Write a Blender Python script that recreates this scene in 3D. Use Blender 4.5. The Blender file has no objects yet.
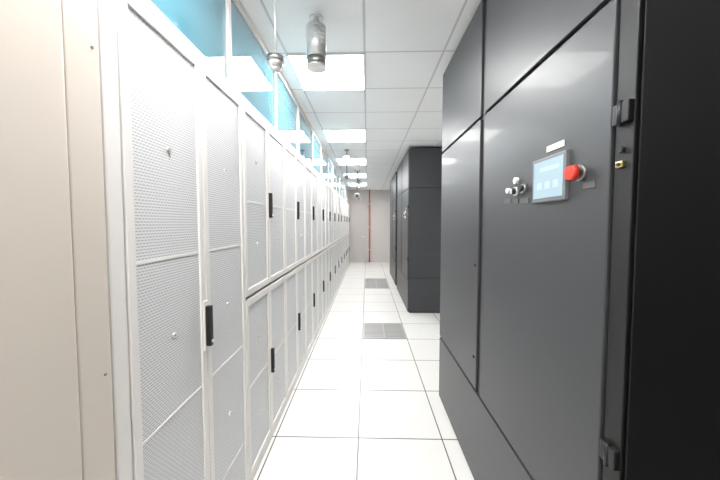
import bpy, bmesh, math
from mathutils import Vector, Matrix
S=bpy.context.scene
CEIL=2.85

# ---------------- materials ----------------
def mat(name,col,rough=0.5,metal=0.0,spec=0.5,emis=None,es=0,coat=0.0):
    m=bpy.data.materials.new(name); m.use_nodes=True
    b=m.node_tree.nodes['Principled BSDF']
    b.inputs['Base Color'].default_value=(*col,1)
    b.inputs['Roughness'].default_value=rough
    b.inputs['Metallic'].default_value=metal
    b.inputs['Specular IOR Level'].default_value=spec
    b.inputs['Coat Weight'].default_value=coat
    if emis:
        b.inputs['Emission Color'].default_value=(*emis,1); b.inputs['Emission Strength'].default_value=es
    return m
def nmath(nt,op,a,b=None,c=None):
    n=nt.nodes.new('ShaderNodeMath'); n.operation=op
    for i,v in enumerate((a,b,c)):
        if v is None: continue
        if isinstance(v,(int,float)): n.inputs[i].default_value=v
        else: nt.links.new(v,n.inputs[i])
    return n.outputs[0]
def objcoord(nt):
    t=nt.nodes.new('ShaderNodeTexCoord'); s=nt.nodes.new('ShaderNodeSeparateXYZ')
    nt.links.new(t.outputs['Object'],s.inputs[0]); return t,s.outputs
def mixcol(nt,fac,a,b):
    n=nt.nodes.new('ShaderNodeMix'); n.data_type='RGBA'
    nt.links.new(fac,n.inputs[0]); n.inputs[6].default_value=(*a,1); n.inputs[7].default_value=(*b,1)
    return n.outputs[2]
def bumped(m,scale,strength,dist=0.001):
    nt=m.node_tree; t=nt.nodes.new('ShaderNodeTexCoord'); n=nt.nodes.new('ShaderNodeTexNoise')
    n.inputs['Scale'].default_value=scale; b=nt.nodes.new('ShaderNodeBump')
    b.inputs['Strength'].default_value=strength; b.inputs['Distance'].default_value=dist
    nt.links.new(t.outputs['Object'],n.inputs['Vector']); nt.links.new(n.outputs[0],b.inputs['Height'])
    nt.links.new(b.outputs[0],nt.nodes['Principled BSDF'].inputs['Normal'])
    return m
def gridmat(name,base,line,lw,rough,ox,oy,p=0.6):
    m=mat(name,base,rough); nt=m.node_tree; t,s=objcoord(nt)
    def near(c,o):
        f=nmath(nt,'FRACT',nmath(nt,'DIVIDE',nmath(nt,'SUBTRACT',c,o),p))
        d=nmath(nt,'ABSOLUTE',nmath(nt,'SUBTRACT',f,0.5))
        return nmath(nt,'GREATER_THAN',d,0.5-lw/p/2)
    g=nmath(nt,'MAXIMUM',near(s[0],ox),near(s[1],oy))
    n=nt.nodes.new('ShaderNodeTexNoise'); n.inputs['Scale'].default_value=3.0
    nt.links.new(t.outputs['Object'],n.inputs['Vector'])
    c=mixcol(nt,g,base,line)
    mul=nt.nodes.new('ShaderNodeMix'); mul.data_type='RGBA'; mul.blend_type='MULTIPLY'
    mul.inputs[0].default_value=0.05
    nt.links.new(c,mul.inputs[6]); nt.links.new(n.outputs[0],mul.inputs[7])
    nt.links.new(mul.outputs[2],nt.nodes['Principled BSDF'].inputs['Base Color'])
    return m
def perfmat(name,base,hole,pu,pv):
    m=mat(name,base,0.45); nt=m.node_tree; t,s=objcoord(nt)
    v=nmath(nt,'DIVIDE',s[2],pv); row=nmath(nt,'FLOOR',v)
    off=nmath(nt,'MULTIPLY',nmath(nt,'FLOORED_MODULO',row,2.0),0.5)
    u=nmath(nt,'ADD',nmath(nt,'DIVIDE',s[1],pu),off)
    fu=nmath(nt,'SUBTRACT',nmath(nt,'FRACT',u),0.5)
    fv=nmath(nt,'SUBTRACT',nmath(nt,'FRACT',v),0.5)
    h=nmath(nt,'MULTIPLY',nmath(nt,'LESS_THAN',nmath(nt,'ABSOLUTE',fu),0.40),nmath(nt,'LESS_THAN',nmath(nt,'ABSOLUTE',fv),0.23))
    nt.links.new(mixcol(nt,h,base,hole),nt.nodes['Principled BSDF'].inputs['Base Color'])
    return m

M_wall=bumped(mat('wall_paint',(0.82,0.81,0.79),0.7),60,0.1)
M_back=bumped(mat('end_wall_paint',(0.62,0.585,0.565),0.7),60,0.1)
M_floor=gridmat('raised_floor_tile',(0.78,0.77,0.745),(0.12,0.11,0.10),0.009,0.28,-0.06,2.025)
M_ceil=gridmat('ceiling_tile',(0.94,0.94,0.94),(0.66,0.66,0.66),0.016,0.8,-0.02,2.27)
M_lamp=mat('lamp_diffuser',(1,1,1),0.5,emis=(1,0.99,0.975),es=35)
M_white=bumped(mat('white_powder_coat',(0.80,0.775,0.75),0.35),400,0.05,0.0003)
M_cream=bumped(mat('cream_powder_coat',(0.66,0.60,0.535),0.45),300,0.08,0.0003)
M_creamd=mat('cream_edge',(0.56,0.50,0.44),0.5)
M_perf=perfmat('perforated_steel',(0.76,0.765,0.775),(0.45,0.455,0.47),0.014,0.0095)
M_gap=mat('shadow_gap',(0.42,0.39,0.37),0.8)
M_blackp=mat('black_plastic',(0.012,0.012,0.014),0.4)
M_grey=bumped(mat('anthracite_powder_coat',(0.050,0.052,0.057),0.42,coat=0.05),350,0.15,0.0004)
M_greyd=mat('anthracite_frame',(0.012,0.012,0.013),0.5)
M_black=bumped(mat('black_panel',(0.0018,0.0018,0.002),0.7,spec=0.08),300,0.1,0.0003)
M_red=mat('signal_red',(0.62,0.03,0.012),0.35)
M_redpipe=mat('red_pipe_paint',(0.72,0.13,0.07),0.4)
M_steel=mat('brushed_steel',(0.78,0.78,0.77),0.32,metal=0.75)
M_dsteel=mat('dark_steel',(0.33,0.32,0.31),0.4,metal=0.8)
M_label=mat('label_plate',(0.75,0.75,0.73),0.5)
M_dlabel=mat('dark_label_plate',(0.10,0.10,0.10),0.5)
M_bezel=mat('screen_bezel',(0.16,0.165,0.175),0.4)
M_brass=mat('brass_lock',(0.55,0.42,0.2),0.3,metal=1.0)
M_screen=mat('lcd_screen',(0.15,0.2,0.22),0.15)
b=M_screen.node_tree.nodes['Principled BSDF']; b.inputs['Emission Color'].default_value=(0.42,0.58,0.68,1); b.inputs['Emission Strength'].default_value=0.75
M_scr2=mat('lcd_widget',(0.2,0.25,0.28),0.2,emis=(0.52,0.68,0.76),es=0.75)
M_glass=mat('tinted_glazing',(0.09,0.27,0.35),0.03,spec=1.0,coat=1.0)
M_grille=mat('vent_slat',(0.46,0.455,0.45),0.4,metal=0.2)
M_dark=mat('vent_void',(0.06,0.06,0.06),0.8)
M_door=mat('door_paint',(0.56,0.525,0.51),0.5)

# ---------------- mesh builder ----------------
class B:
    def __init__(s): s.bm=bmesh.new(); s.mats=[]
    def mi(s,m):
        if m not in s.mats: s.mats.append(m)
        return s.mats.index(m)
    def box(s,x0,x1,y0,y1,z0,z1,m,bev=0):
        r=bmesh.ops.create_cube(s.bm,size=1)
        vs=r['verts']
        bmesh.ops.scale(s.bm,vec=(x1-x0,y1-y0,z1-z0),verts=vs)
        bmesh.ops.translate(s.bm,vec=((x0+x1)/2,(y0+y1)/2,(z0+z1)/2),verts=vs)
        fs={f for v in vs for f in v.link_faces}
        k=s.mi(m)
        for f in fs: f.material_index=k
        if bev:
            es={e for v in vs for e in v.link_edges}
            r=bmesh.ops.bevel(s.bm,geom=list(es),offset=bev,segments=2,affect='EDGES',profile=0.6)
            for f in r['faces']: f.material_index=k
    def cyl(s,c,ax,r,l,m,seg=24,r2=None,cap=True):
        q=bmesh.ops.create_cone(s.bm,cap_ends=cap,segments=seg,radius1=r,radius2=r if r2 is None else r2,depth=l)
        vs=q['verts']
        R={'z':Matrix(),'x':Matrix.Rotation(math.pi/2,4,'Y'),'y':Matrix.Rotation(math.pi/2,4,'X')}[ax]
        bmesh.ops.transform(s.bm,matrix=Matrix.Translation(c)@R,verts=vs)
        k=s.mi(m)
        for f in {f for v in vs for f in v.link_faces}:
            f.material_index=k; f.smooth=len(f.verts)==4
    def sph(s,c,r,m,sc=(1,1,1)):
        q=bmesh.ops.create_uvsphere(s.bm,u_segments=24,v_segments=12,radius=r); vs=q['verts']
        bmesh.ops.scale(s.bm,vec=sc,verts=vs); bmesh.ops.translate(s.bm,vec=c,verts=vs)
        k=s.mi(m)
        for f in {f for v in vs for f in v.link_faces}: f.material_index=k; f.smooth=True
    def mesh(s,name):
        me=bpy.data.meshes.new(name); s.bm.to_mesh(me); s.bm.free()
        for m in s.mats: me.materials.append(m)
        return me
    def obj(s,name,loc=(0,0,0)):
        return place(s.mesh(name),name,loc)
def place(me,name,loc=(0,0,0),parent=None):
    o=bpy.data.objects.new(name,me); o.location=loc; S.collection.objects.link(o)
    if parent: o.parent=parent
    return o

# ---------------- room ----------------
XL,XR,Y0,Y1=-2.6,1.75,-2.0,11.5
def simple(name,dims,m):
    b=B(); b.box(*dims,m); return b.obj(name)
simple('floor',(XL,XR,Y0,Y1,-0.1,0),M_floor)
simple('ceiling',(XL,XR,Y0,Y1,CEIL,CEIL+0.1),M_ceil)
simple('wall_left',(XL-0.1,XL,Y0,Y1,-0.1,CEIL+0.1),M_wall)
simple('wall_right',(XR,XR+0.1,Y0,Y1,-0.1,CEIL+0.1),M_wall)
simple('wall_back',(XL-0.1,XR+0.1,Y1,Y1+0.1,-0.1,CEIL+0.1),M_back)
simple('wall_front',(XL-0.1,XR+0.1,Y0-0.1,Y0,-0.1,CEIL+0.1),M_wall)

# end-wall door
b=B()
b.box(-0.62,-0.02,11.46,11.495,0.0,2.35,M_door,0.003)
for x0,x1 in ((-0.68,-0.625),(-0.015,0.03)): b.box(x0,x1,11.44,11.497,0,2.4,M_back,0.003)
b.box(-0.68,0.03,11.44,11.497,2.355,2.42,M_back,0.003)
b.box(-0.12,-0.09,11.40,11.46,1.0,1.03,M_steel); b.box(-0.2,-0.09,11.39,11.41,1.0,1.03,M_steel)
b.obj('door_1')
b=B(); b.cyl((0.10,11.42,CEIL/2),'z',0.025,CEIL-0.004,M_redpipe)
for z in (0.5,1.4,2.3): b.cyl((0.10,11.42,z),'z',0.032,0.03,M_steel); b.box(0.08,0.12,11.42,11.498,z-0.01,z+0.01,M_dsteel)
b.obj('fire_suppression_pipe')

# ceiling lamps
def lampmesh():
    b=B()
    b.box(-0.29,0.29,-0.29,0.29,-0.012,-0.004,M_lamp)
    for a in (( -0.3,0.3,-0.3,-0.288),(-0.3,0.3,0.288,0.3),(-0.3,-0.288,-0.288,0.288),(0.288,0.3,-0.288,0.288)):
        b.box(*a,-0.016,-0.001,M_wall)
    return b.mesh('ceiling_light_panel')
LM=lampmesh()
for y in (-1.03,0.77,2.57,4.37,6.17,7.97,9.77):
    place(LM,'ceiling_light_panel',(-0.32,y,CEIL))
for y in (0.77,4.37,7.97):
    place(LM,'ceiling_light_panel',(-1.82,y,CEIL))

# floor vents
def ventmesh():
    b=B(); b.box(-0.29,0.29,-0.29,0.29,0.0005,0.002,M_dark)
    for a in ((-0.297,0.297,-0.297,-0.275),(-0.297,0.297,0.275,0.297),(-0.297,-0.275,-0.275,0.275),(0.275,0.297,-0.275,0.275),(-0.012,0.012,-0.275,0.275)):
        b.box(*a,0.0005,0.008,M_grille)
    n=12
    for i in range(n):
        y=-0.275+0.55*(i+0.5)/n
        b.box(-0.275,0.275,y-0.014,y+0.014,0.002,0.007,M_grille)
    return b.mesh('floor_vent_grille')
VM=ventmesh()
for y in (4.125,7.125,7.725): place(VM,'floor_vent_grille',(0.24,y,0))

# ---------------- server racks ----------------
XF=-0.68
RT=2.25
def handle(b,y,z,L=0.17):
    b.box(0.0,0.008,y-0.016,y+0.016,z-L/2-0.02,z+L/2+0.02,M_white,0.003)
    b.box(0.008,0.030,y-0.011,y+0.011,z-L/2,z+L/2,M_blackp,0.004)
    b.cyl((0.032,y,z-L/2+0.02),'x',0.007,0.006,M_steel,12)
def leaf(b,y0,y1,z0,z1,cuts):
    fr=0.032
    b.box(-0.022,0,y0,y0+fr,z0,z1,M_white,0.004); b.box(-0.022,0,y1-fr,y1,z0,z1,M_white,0.004)
    b.box(-0.022,0,y0+fr,y1-fr,z0,z0+0.04,M_white,0.003); b.box(-0.022,0,y0+fr,y1-fr,z1-0.04,z1,M_white,0.003)
    zs=[z0+0.04]+cuts+[z1-0.04]
    b.box(-0.016,-0.008,y0+fr,y1-fr,z0+0.04,z1-0.04,M_perf)
    for c in cuts: b.box(-0.0085,-0.006,y0+fr,y1-fr,c-0.006,c+0.006,M_white,0.001)
    for a,c in zip(zs[:-1],zs[1:]):
        m=(a+c)/2; b.cyl((-0.006,(y0+y1)/2,m),'x',0.010,0.005,M_steel,20); b.cyl((-0.003,(y0+y1)/2,m),'x',0.004,0.003,M_dsteel,12)
def carcass(b,y0=0.003):
    b.box(-1.0,-0.026,y0,0.797,0.03,RT-0.012,M_gap)
    b.box(-1.0,-0.012,y0-0.001,0.798,RT-0.03,RT,M_white,0.004)
    b.box(-0.99,-0.03,0.01,0.79,0,0.03,M_gap)
    b.box(-0.03,-0.004,y0-0.001,0.798,0.002,0.045,M_white,0.003)
b=B(); carcass(b,-0.052)
b.box(-0.03,-0.002,-0.053,0.000,0.05,RT-0.035,M_white,0.006)
leaf(b,0.005,0.397,0.05,RT-0.035,[0.32,0.87,1.43]); leaf(b,0.403,0.795,0.05,RT-0.035,[0.32,0.87,1.43])
handle(b,0.385,1.12)
R1=b.mesh('server_rack')
b=B(); carcass(b)
for z0,z1 in ((0.05,1.11),(1.13,RT-0.035)):
    leaf(b,0.005,0.397,z0,z1,[(z0+z1)/2]); leaf(b,0.403,0.795,z0,z1,[(z0+z1)/2])
handle(b,0.385,0.585); handle(b,0.385,1.67)
R2=b.mesh('server_rack')
place(R1,'server_rack',(XF,0.80,0))
for i in range(1,13): place(R2,'server_rack',(XF,0.80+0.8*i,0))

# glazing above racks
b=B(); GX=-0.76
b.box(GX-0.03,GX+0.03,0.8,11.2,RT+0.001,RT+0.05,M_white,0.004)
b.box(GX-0.02,GX+0.02,0.8,11.2,CEIL-0.05,CEIL-0.002,M_white,0.004)
y=0.8
while y<11.25:
    b.box(GX-0.02,GX+0.02,max(y-0.016,0.8),y+0.016,RT+0.05,CEIL-0.05,M_white,0.003); y+=0.8
b.box(GX-0.004,GX+0.004,0.81,11.19,RT+0.05,CEIL-0.05,M_glass)
b.obj('window_1')

# cream cabinet in foreground left
b=B()
b.box(-0.98,-0.012,0,0.635,0.03,2.4,M_creamd)
b.box(-0.012,0.004,0.0,0.545,0.04,2.39,M_cream,0.006)
b.box(-0.012,0.0,0.549,0.635,0.04,2.39,M_cream,0.004)
b.box(-0.96,-0.03,0.01,0.62,0,0.03,M_creamd)
for z in (0.3,1.16,1.98,2.2): b.cyl((0.001,0.615,z),'x',0.0035,0.004,M_dsteel,12)
b.obj('steel_cabinet',(-0.675,0.10,0))

# ---------------- cooling cabinets ----------------
def coolmesh():
    b=B(); L=1.80; T=2.80; D=0.95; SP=0.895
    b.box(0.016,D,0.004,L-0.004,0.02,T-0.01,M_greyd)
    b.box(0.03,D-0.02,0.02,L-0.02,0,0.02,M_greyd)
    b.box(0,0.018,0.0,L,0.022,0.550,M_grey,0.003)
    b.box(0,0.018,0.060,SP,0.566,2.135,M_grey,0.004)
    b.box(0,0.018,SP+0.059,L,0.566,2.135,M_grey,0.004)
    b.box(0.006,0.018,0.0,0.054,0.566,T,M_greyd,0.003)
    b.box(0.010,0.018,SP+0.016,SP+0.044,0.566,T,M_greyd,0.003)
    b.box(0,0.018,0.060,SP,2.152,T,M_grey,0.004)
    b.box(0,0.018,SP+0.059,L,2.152,T,M_grey,0.004)
    for z0,z1 in ((0.022,0.600),(0.615,2.135),(2.152,T)):
        b.box(0.02,D,-0.004,0.012,z0,z1,M_grey,0.003)
    for z in (0.94,1.825):
        b.box(-0.008,0.01,0.002,0.024,z-0.026,z+0.026,M_blackp,0.003)
        b.cyl((-0.006,0.029,z),'z',0.006,0.062,M_blackp,16)
        b.box(-0.006,0.008,0.034,0.052,z-0.026,z+0.026,M_blackp,0.003)
    b.cyl((0.002,0.030,1.735),'x',0.008,0.012,M_blackp,16)
    b.box(-0.002,0.008,0.020,0.042,1.69,1.706,M_brass,0.002); b.cyl((-0.003,0.031,1.698),'x',0.004,0.004,M_blackp,12)
    y0,y1,z0,z1=0.213,0.398,1.625,1.782
    b.box(-0.012,0.002,y0,y1,z0,z1,M_bezel,0.003)
    b.box(-0.0135,-0.011,y0+0.012,y1-0.012,z0+0.014,z1-0.012,M_screen)
    for k in range(3):
        b.box(-0.0142,-0.013,y0+0.03+k*0.045,y0+0.06+k*0.045,z0+0.045,z0+0.07,M_scr2)
    b.box(-0.0142,-0.013,y0+0.03,y1-0.05,z1-0.05,z1-0.035,M_scr2)
    b.box(-0.003,0.001,0.24,0.33,1.800,1.820,M_label)
    b.cyl((-0.004,0.162,1.700),'x',0.024,0.012,M_dsteel,28)
    b.cyl((-0.014,0.162,1.700),'x',0.013,0.018,M_blackp,20)
    b.cyl((-0.029,0.162,1.700),'x',0.021,0.016,M_red,28,r2=0.024)
    b.box(-0.003,0.001,0.105,0.15,1.650,1.668,M_dlabel)
    b.cyl((-0.006,0.47,1.690),'x',0.018,0.014,M_dsteel,24); b.cyl((-0.018,0.47,1.690),'x',0.013,0.014,M_blackp,20)
    b.cyl((-0.006,0.53,1.685),'x',0.019,0.014,M_steel,24); b.cyl((-0.018,0.53,1.685),'x',0.014,0.014,M_blackp,20); b.box(-0.028,-0.024,0.527,0.533,1.674,1.696,M_label)
    b.cyl((-0.006,0.53,1.730),'x',0.014,0.014,M_label,20)
    b.cyl((-0.006,0.60,1.695),'x',0.012,0.012,M_label,20)
    b.box(-0.003,0.001,0.44,0.50,1.630,1.650,M_dlabel); b.box(-0.003,0.001,0.58,0.64,1.640,1.660,M_dlabel); b.box(-0.003,0.001,0.515,0.555,1.635,1.655,M_dlabel)
    b.cyl((-0.003,SP+0.095,1.30),'x',0.008,0.008,M_blackp,16); b.cyl((-0.003,SP+0.095,0.75),'x',0.008,0.008,M_blackp,16)
    return b.mesh('cooling_cabinet')
CM=coolmesh()
place(CM,'cooling_cabinet',(0.64,0.728,0))
place(CM,'cooling_cabinet',(0.70,4.95,0))
place(CM,'cooling_cabinet',(0.70,7.1,0))
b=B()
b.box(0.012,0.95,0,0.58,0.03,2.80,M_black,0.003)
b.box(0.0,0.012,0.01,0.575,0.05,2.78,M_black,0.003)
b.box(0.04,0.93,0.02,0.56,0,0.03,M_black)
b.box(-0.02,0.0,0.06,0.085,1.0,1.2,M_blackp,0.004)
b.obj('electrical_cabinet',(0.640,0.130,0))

# ---------------- hanging things ----------------
b=B()
c=(-0.325,1.90)
b.cyl((c[0],c[1],CEIL-0.005),'z',0.045,0.01,M_steel)
b.cyl((c[0],c[1],CEIL-0.025),'z',0.020,0.04,M_steel)
b.cyl((c[0],c[1],CEIL-0.051),'z',0.060,0.014,M_steel,40,r2=0.030)
b.cyl((c[0],c[1],CEIL-0.155),'z',0.064,0.195,M_steel,40)
for k in range(7): b.cyl((c[0],c[1],CEIL-0.07-0.028*k),'z',0.0655,0.004,M_steel,40)
b.cyl((c[0],c[1],CEIL-0.275),'z',0.060,0.045,M_dsteel,40)
b.cyl((c[0],c[1],CEIL-0.303),'z',0.064,0.011,M_steel,40)
b.obj('gas_discharge_nozzle')
b=B(); c=(-0.49,1.58)
b.cyl((c[0],c[1],(CEIL+2.42)/2),'z',0.006,CEIL-2.422,M_steel,12)
b.cyl((c[0],c[1],CEIL-0.008),'z',0.03,0.014,M_white)
b.cyl((c[0],c[1],2.42),'z',0.045,0.03,M_dsteel,28); b.cyl((c[0],c[1],2.395),'z',0.036,0.03,M_steel,28,r2=0.045); b.sph((c[0],c[1],2.38),0.03,M_white,(1,1,0.6))
b.obj('smoke_detector')
def hang(x,y,drop):
    b=B()
    b.cyl((0,0,-drop/2),'z',0.012,drop-0.002,M_dsteel,12); b.cyl((0,0,-0.01),'z',0.04,0.018,M_dsteel)
    b.box(-0.06,0.06,-0.05,0.05,-0.24,-0.10,M_dsteel,0.01)
    b.box(-0.045,0.045,-0.10,0.06,-drop-0.04,-drop+0.05,M_label,0.01)
    b.cyl((0,-0.12,-drop),'y',0.035,0.05,M_blackp,20)
    b.obj('security_camera',(x,y,CEIL))
hang(-0.20,6.0,0.75); hang(-0.36,5.2,0.5); hang(-0.25,8.9,0.55)

# ---------------- camera ----------------
cd=bpy.data.cameras.new('camera'); co=bpy.data.objects.new('camera',cd); S.collection.objects.link(co)
cd.sensor_width=36; cd.lens=14.5; cd.clip_start=0.02
cd.shift_y=-0.0053
co.location=(0,0,1.55)
co.rotation_euler=(math.radians(90-2.6),0,math.radians(1.38))
S.camera=co
w=bpy.data.worlds.new('world'); S.world=w; w.use_nodes=True
w.node_tree.nodes['Background'].inputs[0].default_value=(0.9,0.95,1,1); w.node_tree.nodes['Background'].inputs[1].default_value=0.5
S.view_settings.view_transform='Standard'
S.view_settings.exposure=0.0
